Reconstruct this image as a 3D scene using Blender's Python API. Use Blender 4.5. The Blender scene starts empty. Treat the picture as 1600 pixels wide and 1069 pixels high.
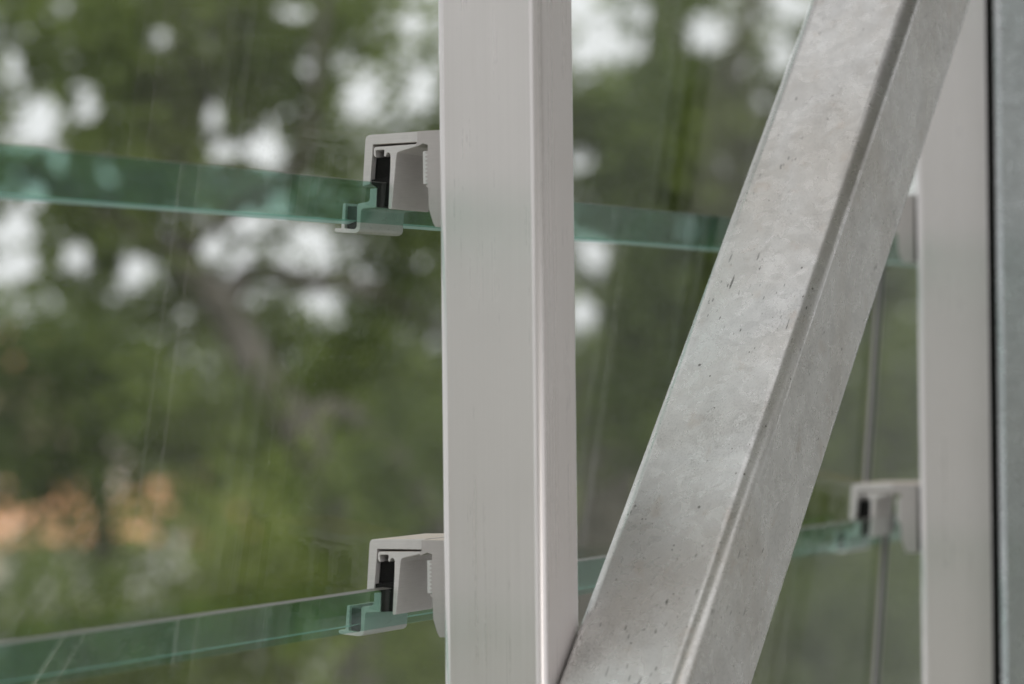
import bpy, bmesh, math, random
from mathutils import Vector, Matrix

random.seed(11)
scene = bpy.context.scene
COL = scene.collection
EYE = 6.0                      # eye level above the ground outside (m)
R = math.radians

# ------------------------------------------------------------------ camera
TH = math.atan2(2406, 4667)    # facade direction (+Y) lies this far right of the view axis
fw = Vector((-math.sin(TH), math.cos(TH), 0)); rt = Vector((math.cos(TH), math.sin(TH), 0)); up = Vector((0, 0, 1))
P_, R_ = R(0.448), R(-0.61)
F = fw*math.cos(P_) + up*math.sin(P_); U2 = -fw*math.sin(P_) + up*math.cos(P_)
RX = rt*math.cos(R_) + U2*math.sin(R_); UY = -rt*math.sin(R_) + U2*math.cos(R_)
CAM = Vector((1.0499, -1.9233, EYE))
cd = bpy.data.cameras.new('camera'); cam = bpy.data.objects.new('camera', cd); COL.objects.link(cam)
m = Matrix((RX, UY, -F)).transposed().to_4x4(); m.translation = CAM
cam.matrix_world = m
cd.sensor_width = 36; cd.lens = 105; cd.clip_start = 0.05; cd.clip_end = 2000
cd.dof.use_dof = True; cd.dof.focus_distance = 2.32; cd.dof.aperture_fstop = 4.1; cd.dof.aperture_blades = 9
scene.camera = cam
FPX = 4667.0
DS = 1.235                     # distances of the far things, for this focal length
def at(px, py, d):             # world point seen at photo pixel (px, py), d metres along the view axis
    return CAM + (F + RX*((px-800)/FPX) + UY*((534.5-py)/FPX))*d*DS

# ------------------------------------------------------------------ world, sun, exposure
SUN_EL, SUN_AZ = R(42), R(125)  # overcast: a broad soft sun high on the inner side
w = bpy.data.worlds.new('World'); scene.world = w; w.use_nodes = True
nt = w.node_tree; nt.nodes.clear()
sky = nt.nodes.new('ShaderNodeTexSky'); sky.sky_type = 'NISHITA'; sky.sun_disc = False
sky.sun_elevation = SUN_EL; sky.sun_rotation = SUN_AZ; sky.dust_density = 4.0; sky.air_density = 1.2; sky.ozone_density = 1.0
hs = nt.nodes.new('ShaderNodeHueSaturation'); hs.inputs['Saturation'].default_value = 0.12
bg = nt.nodes.new('ShaderNodeBackground'); bg.inputs['Strength'].default_value = 0.12
wo = nt.nodes.new('ShaderNodeOutputWorld')
# cloud cover: a soft, nearly even white layer over the clear sky
wtc = nt.nodes.new('ShaderNodeTexCoord'); wno = nt.nodes.new('ShaderNodeTexNoise'); wno.inputs['Scale'].default_value = 2.2; wno.inputs['Detail'].default_value = 5
wrp = nt.nodes.new('ShaderNodeValToRGB'); wrp.color_ramp.elements[0].position = .3; wrp.color_ramp.elements[1].position = .7
wrp.color_ramp.elements[0].color = (5.0, 5.05, 5.2, 1); wrp.color_ramp.elements[1].color = (6.5, 6.5, 6.5, 1)
wmx = nt.nodes.new('ShaderNodeMix'); wmx.data_type = 'RGBA'; wmx.inputs[0].default_value = .82
nt.links.new(wtc.outputs['Generated'], wno.inputs['Vector']); nt.links.new(wno.outputs['Fac'], wrp.inputs[0])
nt.links.new(sky.outputs[0], hs.inputs['Color']); nt.links.new(hs.outputs[0], wmx.inputs[6]); nt.links.new(wrp.outputs[0], wmx.inputs[7]); nt.links.new(wmx.outputs[2], bg.inputs[0]); nt.links.new(bg.outputs[0], wo.inputs[0])
sd = bpy.data.lights.new('sun', 'SUN'); sd.energy = 0.5; sd.angle = R(18); sd.color = (1, 0.95, 0.88)
sun = bpy.data.objects.new('sun', sd); COL.objects.link(sun)
# direction towards the sun for sky rotation az: (sin az, cos az)
sdir = Vector((math.sin(SUN_AZ)*math.cos(SUN_EL), math.cos(SUN_AZ)*math.cos(SUN_EL), math.sin(SUN_EL)))
sun.rotation_euler = sdir.to_track_quat('Z', 'Y').to_euler(); sun.location = (3, -3, 14)
scene.view_settings.view_transform = 'Standard'; scene.view_settings.look = 'None'
scene.view_settings.gamma = 1; scene.view_settings.use_curve_mapping = False
scene.view_settings.exposure = 0.54
scene.render.engine = 'CYCLES'
scene.cycles.use_denoising = True
scene.cycles.transparent_max_bounces = 24; scene.cycles.max_bounces = 10
scene.cycles.caustics_reflective = False; scene.cycles.caustics_refractive = False

# ------------------------------------------------------------------ node helpers
class NT:
    def __init__(s, name):
        s.m = bpy.data.materials.new(name); s.m.use_nodes = True; s.t = s.m.node_tree; s.t.nodes.clear()
        s.out = s.t.nodes.new('ShaderNodeOutputMaterial'); s.tc = s.t.nodes.new('ShaderNodeTexCoord')
    def n(s, typ, **kw):
        x = s.t.nodes.new(typ)
        for k, v in kw.items():
            if k in x.inputs: s.set(x, k, v)
            else: setattr(x, k, v)
        return x
    def set(s, x, k, v):
        if isinstance(v, bpy.types.NodeSocket): s.t.links.new(v, x.inputs[k])
        else: x.inputs[k].default_value = v
    def map(s, scale, rot=(0,0,0), src='Object'):
        x = s.n('ShaderNodeMapping'); s.t.links.new(s.tc.outputs[src], x.inputs['Vector'])
        x.inputs['Scale'].default_value = scale; x.inputs['Rotation'].default_value = rot
        return x.outputs[0]
    def noise(s, vec, scale, detail=4, rough=.55, dist=0.0):
        x = s.n('ShaderNodeTexNoise', Vector=vec, Scale=scale, Detail=detail, Roughness=rough, Distortion=dist)
        return x.outputs['Fac']
    def ramp(s, fac, stops):
        x = s.n('ShaderNodeValToRGB'); s.t.links.new(fac, x.inputs[0])
        e = x.color_ramp.elements
        while len(e) < len(stops): e.new(.5)
        for q, (p, c) in zip(e, stops):
            q.position = p; q.color = (c, c, c, 1) if isinstance(c, (int, float)) else (*c, 1)
        return x.outputs[0]
    def mix(s, fac, a, b, blend='MIX'):
        x = s.n('ShaderNodeMix', data_type='RGBA', blend_type=blend)
        for i, v in ((0, fac), (6, a), (7, b)):
            if isinstance(v, bpy.types.NodeSocket): s.t.links.new(v, x.inputs[i])
            else: x.inputs[i].default_value = v if i == 0 else (*v, 1)
        return x.outputs[2]
    def math(s, op, a, b=0.0):
        x = s.n('ShaderNodeMath', operation=op)
        for i, v in ((0, a), (1, b)):
            if isinstance(v, bpy.types.NodeSocket): s.t.links.new(v, x.inputs[i])
            else: x.inputs[i].default_value = v
        return x.outputs[0]
    def bump(s, h, strength, dist):
        return s.n('ShaderNodeBump', Height=h, Strength=strength, Distance=dist).outputs[0]
    def pbr(s, **kw):
        x = s.n('ShaderNodeBsdfPrincipled')
        for k, v in kw.items():
            k = k.replace('_', ' ')
            if isinstance(v, tuple) and len(v) == 3: v = (*v, 1)
            s.set(x, k, v)
        return x.outputs[0]
    def done(s, sh):
        s.t.links.new(sh, s.out.inputs['Surface']); return s.m

def mat_anodised(name, col, rough=.42, metal=.38, axis='z'):
    a = NT(name)
    sc = {'z': (900, 900, 3), 'y': (900, 3, 900)}[axis]
    streak = a.noise(a.map(sc), 1.0, 2, .5)
    wide = a.noise(a.map(tuple(v*.16 if v > 100 else v*.3 for v in sc)), 1.0, 2)
    cloud = a.noise(a.map((14, 14, 9)), 1.0, 4)
    c = a.mix(a.ramp(streak, [(.2, 0), (.8, 1)]), tuple(v*.965 for v in col), tuple(min(1, v*1.02) for v in col))
    c = a.mix(a.math('MULTIPLY', a.ramp(cloud, [(.45, 0), (.75, 1)]), .25), c, tuple(v*.86 for v in col))
    r = a.ramp(a.math('ADD', a.math('MULTIPLY', streak, .5), a.math('MULTIPLY', wide, .5)), [(.3, rough-.2), (.7, rough-.07)])
    dust = a.noise(a.map((400, 400, 400)), 1.0, 2, .7); patch = a.noise(a.map((22, 22, 8)), 1.0, 5, .65)
    dk = a.math('MULTIPLY', a.ramp(dust, [(.6, 0), (.7, 1)]), a.ramp(patch, [(.45, 0), (.65, 1)]))
    c = a.mix(a.math('MULTIPLY', dk, .1), c, tuple(v*.62 for v in col))
    r = a.math('ADD', r, a.math('MULTIPLY', a.ramp(patch, [(.4, 0), (.7, 1)]), .06))
    return a.done(a.pbr(Base_Color=c, Metallic=metal, Roughness=r))

def mat_sawn(name, col, dust=True):        # cut end / mill finish of the clamp extrusions
    a = NT(name)
    saw = a.noise(a.map((60, 60, 2500), (0, R(12), 0)), 1.0, 2)
    cl = a.noise(a.map((120, 120, 120)), 1.0, 4)
    c = a.mix(a.ramp(saw, [(.35, 0), (.7, 1)]), tuple(v*.93 for v in col), col)
    c = a.mix(a.math('MULTIPLY', a.ramp(cl, [(.5, 0), (.8, 1)]), .3), c, tuple(v*.78 for v in col))
    if dust:                    # pale dust lying on the upward faces
        sx = a.n('ShaderNodeSeparateXYZ'); a.t.links.new(a.n('ShaderNodeNewGeometry').outputs['Normal'], sx.inputs[0])
        k = a.math('MULTIPLY', a.ramp(sx.outputs[2], [(.85, 0), (.97, 1)]), a.ramp(a.noise(a.map((90, 90, 90)), 1.0, 4), [(.3, .6), (.6, 1)]))
        c = a.mix(k, c, (.80, .66, .53))
        me_ = a.math('MULTIPLY', a.math('SUBTRACT', 1.0, k), .3)
    else: me_ = .3
    return a.done(a.pbr(Base_Color=c, Metallic=me_, Roughness=.5, Normal=a.bump(saw, .12, .0002)))

def mat_galv(name, base, dirt=1.0):
    a = NT(name)
    obj = a.tc.outputs['Object']
    warp = a.n('ShaderNodeTexNoise', Vector=obj, Scale=35.0, Detail=3.0).outputs['Color']
    wv = a.n('ShaderNodeVectorMath', operation='MULTIPLY_ADD'); a.t.links.new(warp, wv.inputs[0])
    wv.inputs[1].default_value = (.03, .03, .03); a.t.links.new(obj, wv.inputs[2])
    vor = a.n('ShaderNodeTexVoronoi', Vector=wv.outputs[0], Scale=130.0, feature='F1')
    sp = a.n('ShaderNodeSeparateColor'); a.t.links.new(vor.outputs['Color'], sp.inputs[0])
    spang = sp.outputs[0]
    big = a.noise(a.map((7, 7, 5)), 1.0, 6, .62, .6)
    med = a.noise(a.map((26, 26, 18)), 1.0, 6, .65, .8)
    fine = a.noise(a.map((650, 650, 500)), 1.0, 3, .7)
    c = a.mix(spang, tuple(v*.92 for v in base), tuple(v*1.07 for v in base))
    c = a.mix(a.math('MULTIPLY', a.ramp(med, [(.42, 0), (.68, 1)]), .35), c, tuple(min(.9, v*1.42) for v in base))
    c = a.mix(a.math('MULTIPLY', a.ramp(big, [(.42, 0), (.64, 1)]), .5*dirt), c, (base[0]*.72, base[1]*.66, base[2]*.58))
    c = a.mix(a.math('MULTIPLY', a.ramp(fine, [(.5, 0), (.72, 1)]), .5*dirt), c, tuple(v*.55 for v in base))
    if dirt > .5:
        grime = a.noise(a.map((16, 16, 11)), 1.0, 5, .7)
        gz = a.math('MULTIPLY', a.ramp(grime, [(.5, 0), (.72, 1)]), a.ramp(fine, [(.4, 0), (.62, 1)]))
        c = a.mix(a.math('MULTIPLY', gz, .5), c, (.16, .145, .125))
        rust = a.noise(a.map((48, 48, 34)), 1.0, 4, .6)
        c = a.mix(a.math('MULTIPLY', a.ramp(rust, [(.6, 0), (.78, 1)]), .35), c, (.40, .29, .2))
        worn = a.ramp(a.noise(a.map((11, 11, 7)), 1.0, 3, .6), [(.42, 0), (.58, 1)])     # marks gather in patches
        for scl, rot, keep, wid in (((260, 260, 34), (R(4), R(3), 0), .84, .25), ((430, 430, 110), (R(-14), R(9), 0), .78, .3), ((330, 330, 22), (R(-3), R(-5), 0), .93, .2)):
            wrp = a.n('ShaderNodeVectorMath', operation='MULTIPLY_ADD'); a.t.links.new(warp, wrp.inputs[0]); wrp.inputs[1].default_value = (1.6, 1.6, 1.2); a.t.links.new(a.map(scl, rot), wrp.inputs[2])
            scr = a.n('ShaderNodeTexVoronoi', Vector=wrp.outputs[0], Scale=1.0, feature='F1', Randomness=1.0)
            pick = a.n('ShaderNodeSeparateColor'); a.t.links.new(scr.outputs['Color'], pick.inputs[0])
            lim = a.math('MULTIPLY', a.math('MULTIPLY', a.math('GREATER_THAN', pick.outputs[1], keep), wid), a.math('ADD', .25, pick.outputs[0]))
            wob = a.math('SUBTRACT', a.math('MULTIPLY', lim, worn), a.math('MULTIPLY', fine, .1))
            c = a.mix(a.math('MULTIPLY', a.math('LESS_THAN', scr.outputs['Distance'], wob), a.math('ADD', .35, a.math('MULTIPLY', pick.outputs[2], .5))), c, (.07, .065, .06))
        for scl, keep, wid in ((120, .92, .2), (300, .9, .28)):
            spk = a.n('ShaderNodeTexVoronoi', Vector=a.map((scl, scl, scl*.8)), Scale=1.0, feature='F1')
            pk = a.n('ShaderNodeSeparateColor'); a.t.links.new(spk.outputs['Color'], pk.inputs[0])
            lm = a.math('MULTIPLY', a.math('MULTIPLY', a.math('GREATER_THAN', pk.outputs[2], keep), wid), pk.outputs[0])
            lm = a.math('SUBTRACT', lm, a.math('MULTIPLY', fine, .08))
            c = a.mix(a.math('MULTIPLY', a.math('LESS_THAN', spk.outputs['Distance'], lm), .8), c, (.08, .07, .06))
    rg = a.ramp(a.math('ADD', a.math('MULTIPLY', med, .6), a.math('MULTIPLY', spang, .4)), [(.25, .35), (.75, .24)])
    h = a.math('ADD', a.math('MULTIPLY', med, .8), a.math('MULTIPLY', fine, .06))
    return a.done(a.pbr(Base_Color=c, Metallic=.66, Roughness=rg, Normal=a.bump(h, .16, .0012)))

def mat_glass(name, tint, dust=.012, green=0.0):
    a = NT(name)
    lw = a.n('ShaderNodeLayerWeight', Blend=.5)
    f5 = a.math('POWER', lw.outputs['Facing'], 5.0)
    fr = a.math('ADD', a.math('MULTIPLY', f5, .9), .021)    # coated glass: weaker mirror
    tr = a.n('ShaderNodeBsdfTransparent', Color=(*tint, 1)).outputs[0]
    gl = a.n('ShaderNodeBsdfGlossy', Color=(1, 1, 1, 1), Roughness=.02).outputs[0]
    ms = a.n('ShaderNodeMixShader'); a.t.links.new(fr, ms.inputs[0]); a.t.links.new(tr, ms.inputs[1]); a.t.links.new(gl, ms.inputs[2])
    # dust film and specks; the pale streaks paint in reflected lines
    film = a.noise(a.map((9, 9, 5)), 1.0, 5, .6)
    refl_streak = a.noise(a.map((1, 46, 1.8), (R(20), 0, 0)), 1.0, 2, .4)
    spk = a.n('ShaderNodeTexVoronoi', Vector=a.map((1, 420, 420)), Scale=1.0)
    pk = a.n('ShaderNodeSeparateColor'); a.t.links.new(spk.outputs['Color'], pk.inputs[0])
    sp = a.math('MULTIPLY', a.math('LESS_THAN', spk.outputs['Distance'], a.math('MULTIPLY', a.math('GREATER_THAN', pk.outputs[0], .93), .2)), .25)
    d = a.math('ADD', a.math('MULTIPLY', a.ramp(film, [(.35, 0), (.8, 1)]), dust), a.math('MULTIPLY', a.ramp(refl_streak, [(.62, 0), (.72, 1)]), dust*.7))
    d = a.math('ADD', d, sp)
    if green: d = a.math('ADD', d, green)
    df = a.n('ShaderNodeBsdfDiffuse', Color=((.75, .74, .7, 1) if not green else (.2, .38, .33, 1))).outputs[0]
    m2 = a.n('ShaderNodeMixShader'); a.t.links.new(d, m2.inputs[0]); a.t.links.new(ms.outputs[0], m2.inputs[1]); a.t.links.new(df, m2.inputs[2])
    return a.done(m2.outputs[0])

def mat_edge(name, tint, diff, k):   # ground glass edge: part see-through, part milky
    a = NT(name)
    tr = a.n('ShaderNodeBsdfTransparent', Color=(*tint, 1)).outputs[0]
    nz = a.noise(a.map((400, 30, 400)), 1.0, 3)
    p = a.pbr(Base_Color=a.mix(nz, tuple(v*.8 for v in diff), diff), Roughness=.35)
    tl = a.n('ShaderNodeBsdfTranslucent', Color=(*diff, 1)).outputs[0]
    m1 = a.n('ShaderNodeMixShader'); m1.inputs[0].default_value = .4; a.t.links.new(p, m1.inputs[1]); a.t.links.new(tl, m1.inputs[2])
    ms = a.n('ShaderNodeMixShader'); ms.inputs[0].default_value = k; a.t.links.new(tr, ms.inputs[1]); a.t.links.new(m1.outputs[0], ms.inputs[2])
    return a.done(ms.outputs[0])

def mat_plain(name, c1, c2, scale=20, rough=.7, bump=0.0, bd=.01, metal=0.0):
    a = NT(name)
    nz = a.noise(a.map((1, 1, 1)), scale, 5, .6)
    c = a.mix(a.ramp(nz, [(.35, 0), (.7, 1)]), c1, c2)
    kw = dict(Base_Color=c, Roughness=rough, Metallic=metal)
    if bump: kw['Normal'] = a.bump(nz, bump, bd)
    return a.done(a.pbr(**kw))

def mat_leaf(name, dark, light):
    a = NT(name)
    oi = a.n('ShaderNodeNewGeometry')
    cl = a.noise(a.map((1, 1, 1)), 2.3, 3, .5)      # lighter and darker clumps, sunlit patches put into the leaf colour
    c = a.mix(a.math('ADD', a.math('MULTIPLY', a.ramp(cl, [(.38, 0), (.62, 1)]), .65), a.math('MULTIPLY', oi.outputs['Random Per Island'], .35)), dark, light)
    p = a.pbr(Base_Color=c, Roughness=.55)
    tl = a.n('ShaderNodeBsdfTranslucent'); a.t.links.new(a.mix(.5, c, light), tl.inputs['Color'])
    ms = a.n('ShaderNodeMixShader'); ms.inputs[0].default_value = .4; a.t.links.new(p, ms.inputs[1]); a.t.links.new(tl.outputs[0], ms.inputs[2])
    return a.done(ms.outputs[0])

M = dict(
    mullion=mat_anodised('satin_aluminium', (.80, .748, .742)),
    clamp=mat_sawn('clamp_aluminium', (.90, .855, .845)),
    clamp_dark=mat_sawn('clamp_body_aluminium', (.70, .645, .635)),
    rack=mat_sawn('bright_rack_aluminium', (.9, .88, .87), False),
    galv=mat_galv('galvanised_steel', (.64, .63, .615)),
    galv2=mat_galv('galvanised_column_steel', (.44, .455, .465), .3),
    joint=mat_plain('dark_green_joint', (.01, .025, .018), (.02, .04, .03), 60, .9),
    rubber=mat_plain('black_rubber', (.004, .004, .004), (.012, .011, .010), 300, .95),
    slate=mat_plain('setting_block_rubber', (.012, .018, .02), (.03, .035, .037), 200, .5),
    glass=mat_glass('clear_glass', (.975, .99, .982), .007),
    band=mat_glass('green_glass_band', (.71, .88, .825), .008, .03),
    edge_top=mat_edge('ground_edge', (.6, .65, .62), (.42, .39, .37), .85),
    edge_bot=mat_edge('polished_edge', (.6, .92, .86), (.7, .95, .9), .65),
    edge_side=mat_edge('pane_side_edge', (.4, .5, .47), (.82, .76, .74), .85),
    bark=mat_plain('bark', (.105, .095, .08), (.22, .198, .168), 9, .9, .6, .03),
    leaf_a=mat_leaf('leaf_dark', (.03, .055, .012), (.19, .26, .055)),
    leaf_b=mat_leaf('leaf_mid', (.045, .078, .015), (.29, .37, .075)),
    leaf_c=mat_leaf('leaf_yellow', (.14, .20, .04), (.43, .50, .12)),
    leaf_d=mat_leaf('leaf_grey', (.08, .10, .055), (.22, .24, .14)),
    cream=mat_plain('cream_render', (.62, .52, .36), (.72, .62, .45), 3, .9),
    white=mat_plain('white_render', (.70, .68, .64), (.8, .78, .74), 3, .9),
    tile=mat_plain('terracotta', (.74, .36, .19), (.92, .56, .34), 2.5, .85),
    dark=mat_plain('window_dark', (.02, .022, .025), (.05, .05, .055), 2, .2),
)

# ------------------------------------------------------------------ object helpers
def link(name, me, parent=None, loc=None):
    o = bpy.data.objects.new(name, me); COL.objects.link(o)
    if parent: o.parent = parent
    if loc is not None: o.location = loc
    return o
def tag(o, label, cat, group=None):
    o['label'] = label; o['category'] = cat
    if group: o['group'] = group
    return o
def thing(name, label, cat, loc, group=None):
    return tag(link(name, None, None, loc), label, cat, group)
def to_mesh(bm, name, mats):
    bmesh.ops.recalc_face_normals(bm, faces=bm.faces)
    me = bpy.data.meshes.new(name); bm.to_mesh(me); bm.free()
    for x in (mats if isinstance(mats, (list, tuple)) else [mats]): me.materials.append(x)
    return me
def bev(o, wdt, seg=2, ang=35):
    b = o.modifiers.new('bevel', 'BEVEL'); b.width = wdt; b.segments = seg; b.limit_method = 'ANGLE'; b.angle_limit = R(ang)
    return o
def profile_y(poly, y0, y1):    # (x, z) outline in mm, extruded along y (m)
    bm = bmesh.new()
    a = [bm.verts.new((x/1000, y0, z/1000)) for x, z in poly]; b = [bm.verts.new((x/1000, y1, z/1000)) for x, z in poly]
    n = len(poly)
    f = [bm.faces.new(a), bm.faces.new(b[::-1])]
    for i in range(n): bm.faces.new((a[i], b[i], b[(i+1) % n], a[(i+1) % n]))
    return bm
def box(bm, x0, x1, y0, y1, z0, z1):
    v = [bm.verts.new((x, y, z)) for x in (x0, x1) for y in (y0, y1) for z in (z0, z1)]
    for f in ((0,1,3,2), (4,6,7,5), (0,4,5,1), (2,3,7,6), (0,2,6,4), (1,5,7,3)): bm.faces.new([v[i] for i in f])
def tube_section(x0, x1, y0, y1, r, z0, z1, seg=12, r2=None):   # closed rounded rectangular section along z
    bm = bmesh.new(); pts = []; arc = []
    for cx, cy, a0 in ((x1-r, y1-r, 0), (x0+r, y1-r, 90), (x0+r, y0+r, 180), (x1-r, y0+r, 270)):
        for i in range(seg+1):
            a = R(a0 + 90*i/seg); pts.append((cx + r*math.cos(a), cy + r*math.sin(a))); arc.append(i < seg)
    n = len(pts)
    A = [bm.verts.new((x, y, z0)) for x, y in pts]; B = [bm.verts.new((x, y, z1)) for x, y in pts]
    for i in range(n):
        f = bm.faces.new((A[i], A[(i+1) % n], B[(i+1) % n], B[i])); f.smooth = arc[i]
    bm.faces.new(A[::-1]); bm.faces.new(B)
    return bm

# ------------------------------------------------------------------ ground
def ground():
    bm = bmesh.new(); n = 40; s = 1600
    g = [[bm.verts.new(((i/n-.5)*s, (j/n-.5)*s, 0)) for j in range(n+1)] for i in range(n+1)]
    for i in range(n):
        for j in range(n): bm.faces.new((g[i][j], g[i+1][j], g[i+1][j+1], g[i][j+1]))
    a = NT('grass_ground')
    n1 = a.noise(a.map((1, 1, 1)), .35, 6); n2 = a.noise(a.map((1, 1, 1)), 6, 5)
    c = a.mix(a.ramp(n1, [(.4, 0), (.62, 1)]), (.05, .075, .025), (.14, .125, .08))
    c = a.mix(n2, c, (.075, .10, .035))
    o = link('ground', to_mesh(bm, 'ground', a.done(a.pbr(Base_Color=c, Roughness=.95))))
    o['kind'] = 'structure'
ground()
def added_light_slabs():                 # unseen slabs added to shade the metal and bounce light onto it
    a = NT('concrete'); n1 = a.noise(a.map((1, 1, 1)), 3, 6); 
    con = a.done(a.pbr(Base_Color=a.mix(n1, (.46, .46, .455), (.6, .595, .585)), Roughness=.85))
    def part(name, *b):
        bm = bmesh.new(); box(bm, *b); o = link(name, to_mesh(bm, name, con)); o['kind'] = 'structure'
    part('added_bounce_floor', .25, 2.3, -5, 9, EYE-1.75, EYE-1.55)
    part('added_shade_wall', 2.3, 2.5, 1.3, 9, EYE-1.75, EYE+2.4)
    part('added_shade_ceiling', .2, 1.75, -3.6, 3.5, EYE+1.5, EYE+1.7)
added_light_slabs()

# ------------------------------------------------------------------ mullions
BAY = 1.0382
GM = 'aluminium mullions of the glass facade'
def mullion(y, label):
    o = link('mullion', to_mesh(tube_section(-.0022, .0820, 0, .0612, .007, 0, EYE+2.2), 'mullion', M['mullion']), None, (0, y, 0))
    tag(o, label, 'mullion', GM)
    return o
mullion(0, 'satin aluminium facade post left of centre, with two glass clamps on its left side')
mullion(BAY, 'satin aluminium facade post at the right, between diagonal brace and steel column')

# ------------------------------------------------------------------ clamps
YB, YC, CZ0 = .033, .039, -.1300
CAP = [(-87.8,-168.8),(-87,-157.5),(-85.1,-133.8),(-84.1,-131.6),(-82.4,-130.7),(-79.9,-130.4),(-37.2,-129.6),(-37.2,-137.6),(-75.1,-137.8),(-78,-137.7),(-78.7,-138.4),(-79.1,-145.3),(-81.4,-167.9)]
BODY = [(-36.7,-130),(-8.5,-129.9),(-9.3,-202.3),(-22.1,-202.3),(-24,-199),(-27.4,-188.9),(-27.8,-172.8),(-30.1,-171.3),(-28,-170.2)]
zt = -168.8
while zt < -147:
    BODY += [(-28.0, zt), (-30.6, zt+1.4), (-28.0, zt+2.7)]; zt += 3.0
BODY += [(-27.9,-145),(-27.9,-143.1),(-27.8,-140.7),(-32,-139.3),(-35.4,-140.8),(-37.4,-141.7),(-38.3,-141.1),(-37.8,-139.4),(-36.8,-137.8)]
CLIP = [(-40.9,-139),(-47.5,-139.2),(-76.1,-139.7),(-77.9,-140.6),(-78.1,-145.3),(-77,-147.4),(-75.7,-147.7),(-76.3,-145.7),(-76.3,-142.7),(-75.3,-142.2),(-69,-142.1),(-68.6,-143.4),(-69.2,-146.4),(-68.3,-147.5),(-67.3,-146.6),(-67,-145.1),(-66,-144.5),(-64.5,-144.7),(-63.5,-146.7),(-63.7,-155.3),(-65.8,-186.7),(-64.8,-187.3),(-63,-187),(-62.6,-185.3),(-58.4,-147.5),(-57.6,-144.9),(-55.4,-144),(-41.7,-141),(-40.9,-140.3)]
GASK = [(-80.9,-164.3),(-64.3,-162.9),(-65.3,-184.9),(-76.4,-185.5),(-75.8,-170.7),(-81,-167.7)]
HOOK = [(-81.9,-171.2),(-75.9,-170.9),(-76.8,-185.7),(-88.5,-186.2),(-89.9,-187.4),(-91.1,-201.2),(-91.9,-202.9),(-94.2,-204.3),(-97.2,-204.5),(-110.7,-203.4),(-113.1,-202.7),(-113.7,-201.5),(-112.9,-200.2),(-107.7,-200.4),(-105.7,-181.5),(-103.2,-181.4),(-104.7,-200.5),(-96.7,-201.4),(-94.7,-200.7),(-94,-199.1),(-93.3,-183.1),(-92.3,-182),(-84,-181),(-82.7,-179.8),(-82.2,-178.1)]
BLOCK = [(-104.4,-200.5),(-96.8,-201.3),(-95,-200.6),(-94.3,-199),(-93.5,-184),(-103.5,-183.5)]
RACK = [(-32.6,-145.2),(-32.6,-169.6),(-28.3,-169.6),(-28.3,-145.2)]
SEAL = [(-78.7,-147.5),(-64.7,-147.1),(-65.1,-163),(-80.5,-164)]
BACK = [(-8.9,-133),(-2.4,-133),(-2.4,-199),(-9.6,-199.5)]
SH = lambda p: [(x, z-CZ0*1000) for x, z in p]          # z measured from the clamp's top edge
def prism(name, poly, y0, y1, mat, parent, b=.0003):
    o = link(name, to_mesh(profile_y(SH(poly), y0, y1), name, mat), parent)
    if b: bev(o, b)
    return o
def make_clamp(loc, label, group):
    t = thing('glass_clamp', label, 'glass clamp', loc, group)
    D = YC-YB
    prism('cap', CAP, D, D+.079, M['clamp'], t)
    prism('body', BODY, 0, D+.079, M['clamp_dark'], t)
    prism('clip', CLIP, D+.0002, D+.058, M['clamp'], t)
    prism('toothed_rack', RACK, .0012, .03, M['rack'], t, 0)
    prism('seal', SEAL, D+.006, D+.07, M['rubber'], t, 0)
    prism('gasket', GASK, D+.0012, D+.077, M['rubber'], t)
    prism('hook', HOOK, D+.0008, D+.0675, M['clamp'], t)
    prism('setting_block', BLOCK, D+.004, D+.066, M['slate'], t)
    prism('backing_strip', BACK, .001, D+.075, M['rubber'], t)
    return t
def dup(t, loc, label):
    r = t.copy(); COL.objects.link(r); r.location = loc; r['label'] = label
    for c in list(t.children):
        d = c.copy(); COL.objects.link(d); d.parent = r
    return r
PITCH = .3062
GC = 'aluminium glass clamps on the mullions'
ZLO, ZHI = EYE + CZ0, EYE + CZ0 + PITCH
c1 = make_clamp((0, YB, ZHI), 'upper aluminium glass clamp on the left post, seen from below its top', GC)
dup(c1, (0, YB, ZLO), 'lower aluminium glass clamp on the left post, its pale top face showing')
dup(c1, (-.006, YB+BAY, ZHI), 'upper glass clamp on the right post, almost hidden behind the diagonal brace')
dup(c1, (-.006, YB+BAY, ZLO), 'lower glass clamp on the right post, out of focus just right of the diagonal brace')

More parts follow.
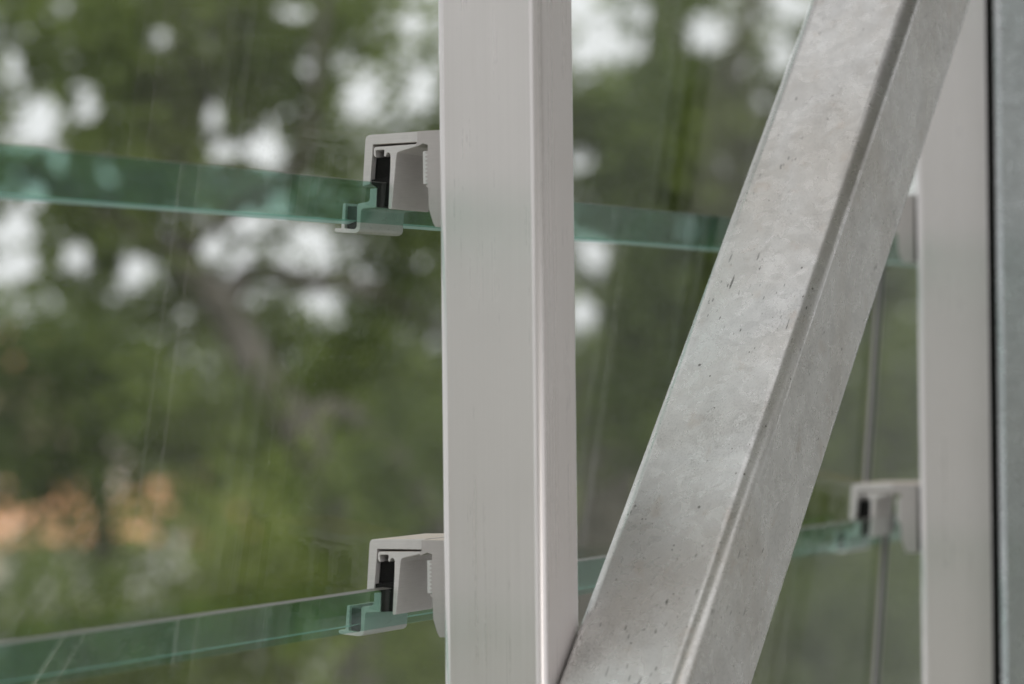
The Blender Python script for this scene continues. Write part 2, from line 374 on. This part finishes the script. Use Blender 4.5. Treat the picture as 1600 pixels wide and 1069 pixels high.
# ------------------------------------------------------------------ glass panes (shingled, each leaning out at its foot)
T = .0085
XT, XB, ZTOP, OVER = -0.0704, -0.0987, -.1670, .0308
def pane(row, y0, y1, label, band_gaps, row_end=False):
    zt = EYE + ZTOP + row*PITCH; h = PITCH + OVER
    t = thing('glazing_sheet', label, 'glass sheet', (XB, y0, zt-h), 'shingled glass panes of the facade')
    d = Vector((XT-XB, 0, h)); L = d.length; u = d/L; nrm = Vector((u.z, 0, -u.x))      # nrm points inwards
    def slab(name, n0, n1, a0, a1, ya, yb, mats, cut=0.0):
        bm = bmesh.new()
        V = {}
        for i, s in enumerate((n0, n1)):
            for j, a in enumerate((a0, a1)):
                for k, y in enumerate((ya, yb)):
                    V[i, j, k] = bm.verts.new(u*(a + (cut if i and not j else 0)) + nrm*s + Vector((0, y, 0)))
        def q(ix, mi): f = bm.faces.new([V[x] for x in ix]); f.material_index = mi
        q(((0,0,0),(0,0,1),(0,1,1),(0,1,0)), 0); q(((1,0,0),(1,1,0),(1,1,1),(1,0,1)), 0)
        q(((0,1,0),(0,1,1),(1,1,1),(1,1,0)), 1); q(((0,0,0),(1,0,0),(1,0,1),(0,0,1)), 2)
        q(((0,0,0),(0,1,0),(1,1,0),(1,0,0)), 3); q(((0,0,1),(1,0,1),(1,1,1),(0,1,1)), 3)
        return link(name, to_mesh(bm, name, mats), t)
    if not row_end: slab('joint_strip', .0002, T/2-.0004, .002, L-.002, y1-y0-.0016, y1-y0-.0003, [M['joint']]*4)
    slab('sheet', -T/2, T/2, 0, L, 0, y1-y0, [M['glass'], M['edge_top'], M['edge_bot'], M['edge_side']], .0035)
    for ya, yb in band_gaps:
        slab('tinted_band', -T/2-.0011, -T/2-.0001, L-.0312, L-.0002, ya-y0, yb-y0, [M['band']]*4)
J = 1.128                       # joint between the two columns of panes
LB = [(J-2*BAY, J-.001)]
RB = [(J+.002, J+2*BAY)]
nm = ['bottom', 'middle', 'top']
for row in (0, 1, 2):
    pass
pane(0, J-2*BAY, J, 'wide clear glass pane below the lower green band, left of the slanting glass joint', LB)
pane(1, J-2*BAY, J, 'wide clear glass pane between the two green bands, spanning behind the left post', LB)
pane(2, J-2*BAY, J, 'wide clear glass pane above the upper green band, its foot held by the upper clamp', LB)
pane(0, J+.0015, J+2*BAY, 'glass pane below the lower clamp of the right post, right of the slanting joint', RB, True)
pane(1, J+.0015, J+2*BAY, 'glass pane between the two clamps of the right post, right of the slanting joint', RB, True)
pane(2, J+.0015, J+2*BAY, 'glass pane above the upper clamp of the right post, mostly behind the brace', RB, True)

# ------------------------------------------------------------------ diagonal brace and steel column
uy, uz = .68287, .73054
def brace():
    o = link('diagonal_brace', to_mesh(tube_section(.0831, .1839, -.003, .106, .0115, -1.3, 1.45, 18), 'diagonal_brace', M['galv']))
    mw = Matrix(((1,0,0),(0,uz,uy),(0,-uy,uz)))
    mm = mw.to_4x4(); mm.translation = Vector((0, .01449, EYE-.23102)); o.matrix_world = mm
    tag(o, 'scratched galvanised steel square tube slanting across the front as a diagonal brace', 'brace')
brace()
def column():
    o = link('steel_column', to_mesh(tube_section(0, .1, 0, .1, .010, 0, EYE+2.2, 14), 'steel_column', M['galv2']), None, (.0922, 1.008, 0))
    tag(o, 'galvanised steel column cut off by the right edge, beside the right aluminium post', 'column')
column()
def seal():  # black strip added to darken the slit where the column blocks the light
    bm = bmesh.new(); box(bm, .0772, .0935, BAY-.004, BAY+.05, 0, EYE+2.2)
    tag(bev(link('shade_strip', to_mesh(bm, 'shade_strip', M['rubber'])), .001), 'black strip standing in for the shade in the slit between the right aluminium post and the steel column', 'seal')
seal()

# ------------------------------------------------------------------ vegetation
def tube(bm, pts, seg=9):       # pts: (Vector, radius)
    rings = []
    for i, (p, r) in enumerate(pts):
        d = (pts[min(i+1, len(pts)-1)][0] - pts[max(i-1, 0)][0]).normalized()
        a = d.orthogonal().normalized(); b = d.cross(a)
        if rings:
            pa = prev_a - d*prev_a.dot(d)
            if pa.length > 1e-4: a = pa.normalized(); b = d.cross(a)
        prev_a = a
        rr = r*(1 + random.uniform(-.08, .08))
        rings.append([bm.verts.new(p + (a*math.cos(6.2832*k/seg) + b*math.sin(6.2832*k/seg))*rr) for k in range(seg)])
    for i in range(len(rings)-1):
        for k in range(seg):
            f = bm.faces.new((rings[i][k], rings[i][(k+1) % seg], rings[i+1][(k+1) % seg], rings[i+1][k])); f.smooth = True
    bm.faces.new(rings[-1])
def smooth_path(ps, n=5):
    out = []
    for i in range(len(ps)-1):
        p0, p1, p2, p3 = ps[max(i-1, 0)], ps[i], ps[i+1], ps[min(i+2, len(ps)-1)]
        for k in range(n):
            t = k/n
            v = [.5*((2*p1[q]) + (-p0[q]+p2[q])*t + (2*p0[q]-5*p1[q]+4*p2[q]-p3[q])*t*t + (-p0[q]+3*p1[q]-3*p2[q]+p3[q])*t**3) for q in range(4)]
            out.append((Vector(v[:3]), max(.004, v[3])))
    out.append((Vector(ps[-1][:3]), ps[-1][3])); return out
def leaf(vs, fs, c, s):
    d = Vector((random.gauss(0, 1), random.gauss(0, 1), random.gauss(0, .7))).normalized()
    e = d.orthogonal().normalized()
    e.rotate(Matrix.Rotation(random.uniform(0, 6.28), 3, d)); w_ = e*s*random.uniform(.3, .45); g = e.cross(d).normalized()*s*.12
    i = len(vs); L = d*s
    vs += [c - L*.5, c + w_*.5 + g, c + L*.5, c - w_*.5 + g]; fs.append((i, i+1, i+2, i+3))
def visible_px(p):
    v = p - CAM; d = v.dot(F); return 800 + FPX*v.dot(RX)/d, 534.5 - FPX*v.dot(UY)/d
# openings in the canopy where the sky shows through (photo px: x, y, rx, ry)
GAPS = [(60,190,55,60),(135,160,30,45),(330,180,26,40),(575,150,55,55),(655,140,38,60),(415,235,40,40),(350,235,45,22),(250,60,30,20),
        (30,350,38,50),(35,410,40,35),(120,405,30,38),(215,425,40,36),(330,375,30,40),(375,440,38,32),(490,385,70,36),(505,465,48,42),(400,350,40,20),
        (945,70,60,60),(925,400,36,48),(915,490,28,45),(1105,55,55,45),(1225,85,35,50),(1150,110,30,30),(1250,15,60,25),(1415,290,40,45),(20,95,25,30),(460,20,40,18),(640,40,40,22),(1000,20,40,25)]
for _ in range(46):             # small chinks between the leaves
    a_, b_ = ((0, 690), (90, 480)) if random.random() < .7 else ((890, 1300), (0, 400))
    r_ = random.uniform(9, 22); GAPS.append((random.uniform(*a_), random.uniform(*b_) - 90*(random.random() < .3), r_, r_*random.uniform(1, 1.6)))
def in_gap(p, slack=1.0):
    x, y = visible_px(p)
    for gx, gy, rx, ry in GAPS:
        if ((x-gx)/(.86*rx))**2 + ((y-gy)/(.86*ry))**2 < slack: return True
    return False
def crown_mesh(clumps, n, size, prune=True):
    vs, fs = [], []
    tot = sum(r[0]*r[1]*r[2] for _, r in clumps)
    for c, r in clumps:
        for _ in range(int(n*r[0]*r[1]*r[2]/tot)):
            q = Vector((random.gauss(0, .5), random.gauss(0, .5), random.gauss(0, .5)))
            if q.length > 1.25: q *= 1.25/q.length
            p = c + Vector((q.x*r[0], q.y*r[1], q.z*r[2]))
            if p.z < .02: continue
            if prune and in_gap(p, random.uniform(.25, 1.45)): continue
            leaf(vs, fs, p, size*random.uniform(.7, 1.35))
    me = bpy.data.meshes.new('crown'); me.from_pydata([tuple(v) for v in vs], [], fs); return me
def tree(name, label, cat, base, stems, clumps, n, size, leafmat, group, prune=True):
    t = thing(name, label, cat, base, group); inv = Vector(base)
    for k, st in enumerate(stems):
        bm = bmesh.new(); tube(bm, [(p-inv, r) for p, r in smooth_path(st)])
        link('trunk' if k == 0 else 'limb', to_mesh(bm, 'trunk', M['bark']), t)
    me = crown_mesh(clumps, n, size, prune)
    me.transform(Matrix.Translation(-inv)); me.materials.append(M[leafmat]); link('crown', me, t)
    return t
def S(px, py, d, r): p = at(px, py, d); return (p.x, p.y, p.z, r)
def K(px, py, d, rx, rz=None): return (at(px, py, d), (rx, rx, rz or rx))
GT = 'trees outside the glass facade'
# leaning tree in the left half
b = at(560, 1100, 10.2); b.z = 0
tree('leaning_tree', 'leaning grey-brown tree whose forked trunk crosses the blurred view left of the post', 'tree', b,
     [[(b.x, b.y, 0, .13), S(560, 1150, 10.2, .09), S(530, 860, 10.1, .082), S(478, 690, 10, .08), S(395, 560, 10, .076), S(345, 475, 10, .07), S(262, 395, 9.9, .058), S(150, 330, 9.7, .05), S(20, 250, 9.5, .03)],
      [S(478, 690, 10, .06), S(520, 640, 10.1, .058), S(590, 690, 10.2, .058), S(650, 760, 10.3, .055), S(720, 890, 10.5, .05)],
      [S(345, 475, 10, .06), S(400, 425, 10.1, .05), S(470, 440, 10.2, .046), S(560, 448, 10.3, .042), S(640, 485, 10.5, .04), S(760, 560, 10.7, .03)],
      [S(345, 475, 10, .05), S(300, 420, 10.1, .045), S(290, 300, 10.2, .035), S(330, 120, 10.4, .025), S(380, -60, 10.5, .012)],
      [S(262, 395, 9.9, .04), S(380, 320, 9.8, .035), S(470, 250, 9.7, .03), S(500, 60, 9.6, .02), S(520, -80, 9.5, .01)]],
     [K(60, 60, 9.5, .45), K(200, 90, 10, .5), K(270, 200, 10, .45, .6), K(200, 300, 10, .4), K(120, 300, 9.6, .3), K(420, 100, 10, .45, .5), K(480, 200, 9.8, .3, .4), K(560, 30, 10, .4, .3), K(300, 10, 10.4, .6, .4),
      K(150, 380, 10, .3), K(70, 420, 9.8, .22), K(270, 480, 10.2, .35, .25), K(600, 300, 10.5, .4, .4), K(640, 420, 10.6, .35), K(430, 500, 10.2, .25), K(560, 560, 10.5, .5, .35), K(0, 280, 9.6, .3), K(440, 330, 10, .25), K(690, 230, 10.5, .35, .6), K(540, 800, 9.4, .28, .3), K(560, 950, 9.4, .25, .3), K(430, 610, 9.4, .12), K(640, 700, 9.6, .25)],
     12000, .10, 'leaf_b', GT)
# second tree behind the post
b = at(930, 1100, 12.5); b.z = 0
tree('upright_tree', 'dark upright tree trunk seen between the left post and the diagonal brace', 'tree', b,
     [[(b.x, b.y, 0, .22), S(935, 1050, 12.5, .18), S(950, 780, 12.5, .16), S(985, 560, 12.5, .13), S(1005, 350, 12.5, .12), S(1035, 130, 12.5, .11), S(1045, -60, 12.5, .09)],
      [S(960, 720, 12.5, .1), S(910, 620, 12.4, .08), S(850, 560, 12.2, .06), S(760, 480, 12, .04)],
      [S(1000, 420, 12.5, .07), S(1090, 260, 12.6, .06), S(1160, 60, 12.6, .04), S(1190, -80, 12.6, .02)],
      [S(985, 560, 12.5, .07), S(1080, 480, 12.4, .06), S(1200, 400, 12.4, .05), S(1330, 360, 12.2, .03)]],
     [K(960, 200, 12.5, .45, .5), K(1060, 230, 12.5, .5, .6), K(1150, 260, 12.6, .6, .5), K(1010, 330, 12.4, .5, .35), K(1180, 150, 12.7, .4, .4), K(1050, 20, 12.5, .35, .5), K(1130, 420, 12.5, .5, .4), K(1300, 200, 12.6, .6, .8), K(1000, 460, 12.4, .4, .3), K(900, 200, 12.5, .3, .3), K(1380, 420, 12.5, .4, .5), K(1080, 580, 12.5, .5, .4), K(1400, 100, 12.5, .5, .6), K(760, 300, 12.3, .5, .6), K(1020, 120, 11.9, .25, .5), K(1000, 420, 11.9, .3, .3), K(960, 640, 11.9, .25, .3), K(930, 480, 11.8, .2, .2)],
     17000, .11, 'leaf_b', GT)
# belt of trees and bushes farther off
far = [('bushy tree with dark leaves far left behind the leaning trunk', 150, 560, 18, 1.0, .55, 'leaf_a', 2600),
       ('mid green bushy tree behind the fork of the leaning trunk', 420, 640, 17, 1.1, .8, 'leaf_b', 3000),
       ('dark tree filling the gap left of the aluminium post', 640, 640, 19, 1.1, .85, 'leaf_a', 3000),
       ('olive tree behind the left post, under the upper green band', 850, 640, 18, 1.0, .7, 'leaf_d', 2600),
       ('dense green tree behind the diagonal brace', 1130, 640, 18, 1.2, .95, 'leaf_b', 3600),
       ('dark green tree seen right of the diagonal brace', 1390, 600, 17, 1.1, 1.0, 'leaf_b', 3600)]
for lb, px, py, d, rx, rz, lm, n in far:
    c = at(px, py, d); b = Vector((c.x, c.y, 0))
    cl = [(c, (rx, rx, rz))] + [(c + Vector((random.uniform(-1, 1)*rx*.9, random.uniform(-1, 1)*rx*.9, random.uniform(-.9, .45)*rz)), (rx*.45,)*3) for _ in range(6)]
    cl += [(Vector((c.x+random.uniform(-.8, .8), c.y+random.uniform(-.8, .8), c.z-rz*random.uniform(.9, 1.7))), (rx*.6, rx*.6, rz*.6)) for _ in range(3)]
    tree('bushy_tree', lb, 'tree', b, [[(b.x, b.y, 0, .16), (b.x+.1, b.y, c.z*.5, .12), (c.x, c.y, c.z-.3, .08), (c.x, c.y, c.z+rz*.5, .03)]], cl, n, .17, lm, GT)
shr = [('small bush growing up in front of the red roof near its left end', 112, 805, 30, .12, 'leaf_b', 260),
       ('small dark bush breaking the line of the red roof', 165, 845, 30, .22, 'leaf_a', 500),
       ('dark bush under the left end of the red roof', 40, 890, 26, .5, 'leaf_b', 700),
       ('pale yellow-green shrub low in the view beside the leaning trunk', 390, 860, 14, .6, 'leaf_c', 1300),
       ('dark shrub at the lower left under the red roof', 130, 930, 14, .6, 'leaf_a', 1100),
       ('mid green shrub at the lower left corner', 10, 1000, 13, .5, 'leaf_b', 900),
       ('dark shrub under the leaning trunk', 260, 1000, 13.5, .5, 'leaf_b', 900),
       ('dull green shrub below the lower clamp of the left post', 620, 1010, 14, .6, 'leaf_c', 1000),
       ('dark shrub beside the left edge of the left post', 650, 830, 15, .5, 'leaf_a', 900),
       ('yellow-green shrub between the left post and the brace', 915, 800, 15, .35, 'leaf_c', 600),
       ('green shrub low behind the brace', 1120, 900, 15, .7, 'leaf_b', 1100),
       ('dark shrub low right of the brace', 1290, 980, 14, .6, 'leaf_a', 1100),
       ('olive shrub low between brace and right post', 1400, 900, 15, .6, 'leaf_b', 1100)]
for lb, px, py, d, r, lm, n in shr:
    c = at(px, py, d); b = Vector((c.x, c.y, 0))
    cl = [(c, (r, r, r*.8))] + [(c + Vector((random.uniform(-1, 1)*r, random.uniform(-1, 1)*r, random.uniform(-1.2, .4)*r)), (r*.55,)*3) for _ in range(5)]
    cl += [(Vector((c.x, c.y, c.z-r*k)), (r*.9, r*.9, r*.8)) for k in (1.0, 2.0)]
    tree('tall_shrub', lb, 'shrub', b, [[(b.x, b.y, 0, .06), (b.x, b.y, c.z*.6, .045), (c.x, c.y, c.z, .02)]], cl, n, .13, lm, 'shrubs below the facade', False)

# ------------------------------------------------------------------ houses
def house(label, px, d, wid, dep, wall_h, roof_h, wallmat, yaw, chimney):
    c = at(px, 588, d); t = thing('house', label, 'house', (c.x, c.y, 0), 'houses beyond the trees'); t.rotation_euler = (0, 0, yaw)
    bm = bmesh.new(); box(bm, -wid/2, wid/2, -dep/2, dep/2, 0, wall_h)
    wall = link('wall', to_mesh(bm, 'wall', M[wallmat]), t)
    for i in range(3):
        for z in ([1.0] if wall_h < 4 else [1.0, wall_h-2.0]):
            x = (i-1)*wid*.3
            bm = bmesh.new(); box(bm, x-.45, x+.45, -dep/2-.05, -dep/2+.02, z, z+1.3); wn = link('window', to_mesh(bm, 'window', M['white']), t)
            bm = bmesh.new(); box(bm, x-.38, x+.38, -dep/2-.06, -dep/2-.045, z+.07, z+1.23); link('pane', to_mesh(bm, 'pane', M['dark']), wn)
    bm = bmesh.new(); e = .35; n = 22
    for s in (-1, 1):           # rows of pan tiles as a corrugated slope
        y0, y1 = s*(dep/2+e), 0; z0, z1 = wall_h-.1, wall_h+roof_h
        rows = 14; grid = []
        for j in range(rows+1):
            for st in ((0, 1) if j < rows else (0,)):
                f = j/rows
                grid.append([bm.verts.new(((i/(2*n)-.5)*(wid+2*e), y0+(y1-y0)*f, z0+(z1-z0)*f + .05*math.sin(i*math.pi/2)+ (.03 if st == 0 else .0))) for i in range(2*n+1)])
        for j in range(len(grid)-1):
            for i in range(2*n): bm.faces.new((grid[j][i], grid[j][i+1], grid[j+1][i+1], grid[j+1][i]))
    rf = link('roof', to_mesh(bm, 'roof', M['tile']), t)
    for s in (-1, 1):
        bm = bmesh.new()
        a = [bm.verts.new(v) for v in ((s*wid/2, -dep/2, wall_h), (s*wid/2, dep/2, wall_h), (s*wid/2, 0, wall_h+roof_h-.08), (s*(wid/2-.2), -dep/2, wall_h), (s*(wid/2-.2), dep/2, wall_h), (s*(wid/2-.2), 0, wall_h+roof_h-.08))]
        for f in ((0,1,2), (5,4,3), (0,3,4,1), (1,4,5,2), (2,5,3,0)): bm.faces.new([a[i] for i in f])
        link('gable', to_mesh(bm, 'gable', M[wallmat]), t)
    if chimney:
        bm = bmesh.new(); box(bm, chimney-.22, chimney+.22, -.6, -.2, wall_h+.1, wall_h+roof_h+.55); box(bm, chimney-.28, chimney+.28, -.66, -.14, wall_h+roof_h+.55, wall_h+roof_h+.65)
        link('chimney', to_mesh(bm, 'chimney', M['white']), rf)
    return t
yaw0 = TH
house('low white house with terracotta tiled roof seen through the lower left of the glass', 150, 38, 2.25, 5, 3.55, .66, 'white', yaw0, .35)
house('cream house wall with red roof at the far left edge of the view', -30, 46, 2.6, 6, 6.0, .8, 'cream', yaw0, 0)
house('small house with terracotta roof behind the leaning trunk', 400, 44, 2.2, 5, 3.0, 1.1, 'white', yaw0, 0)
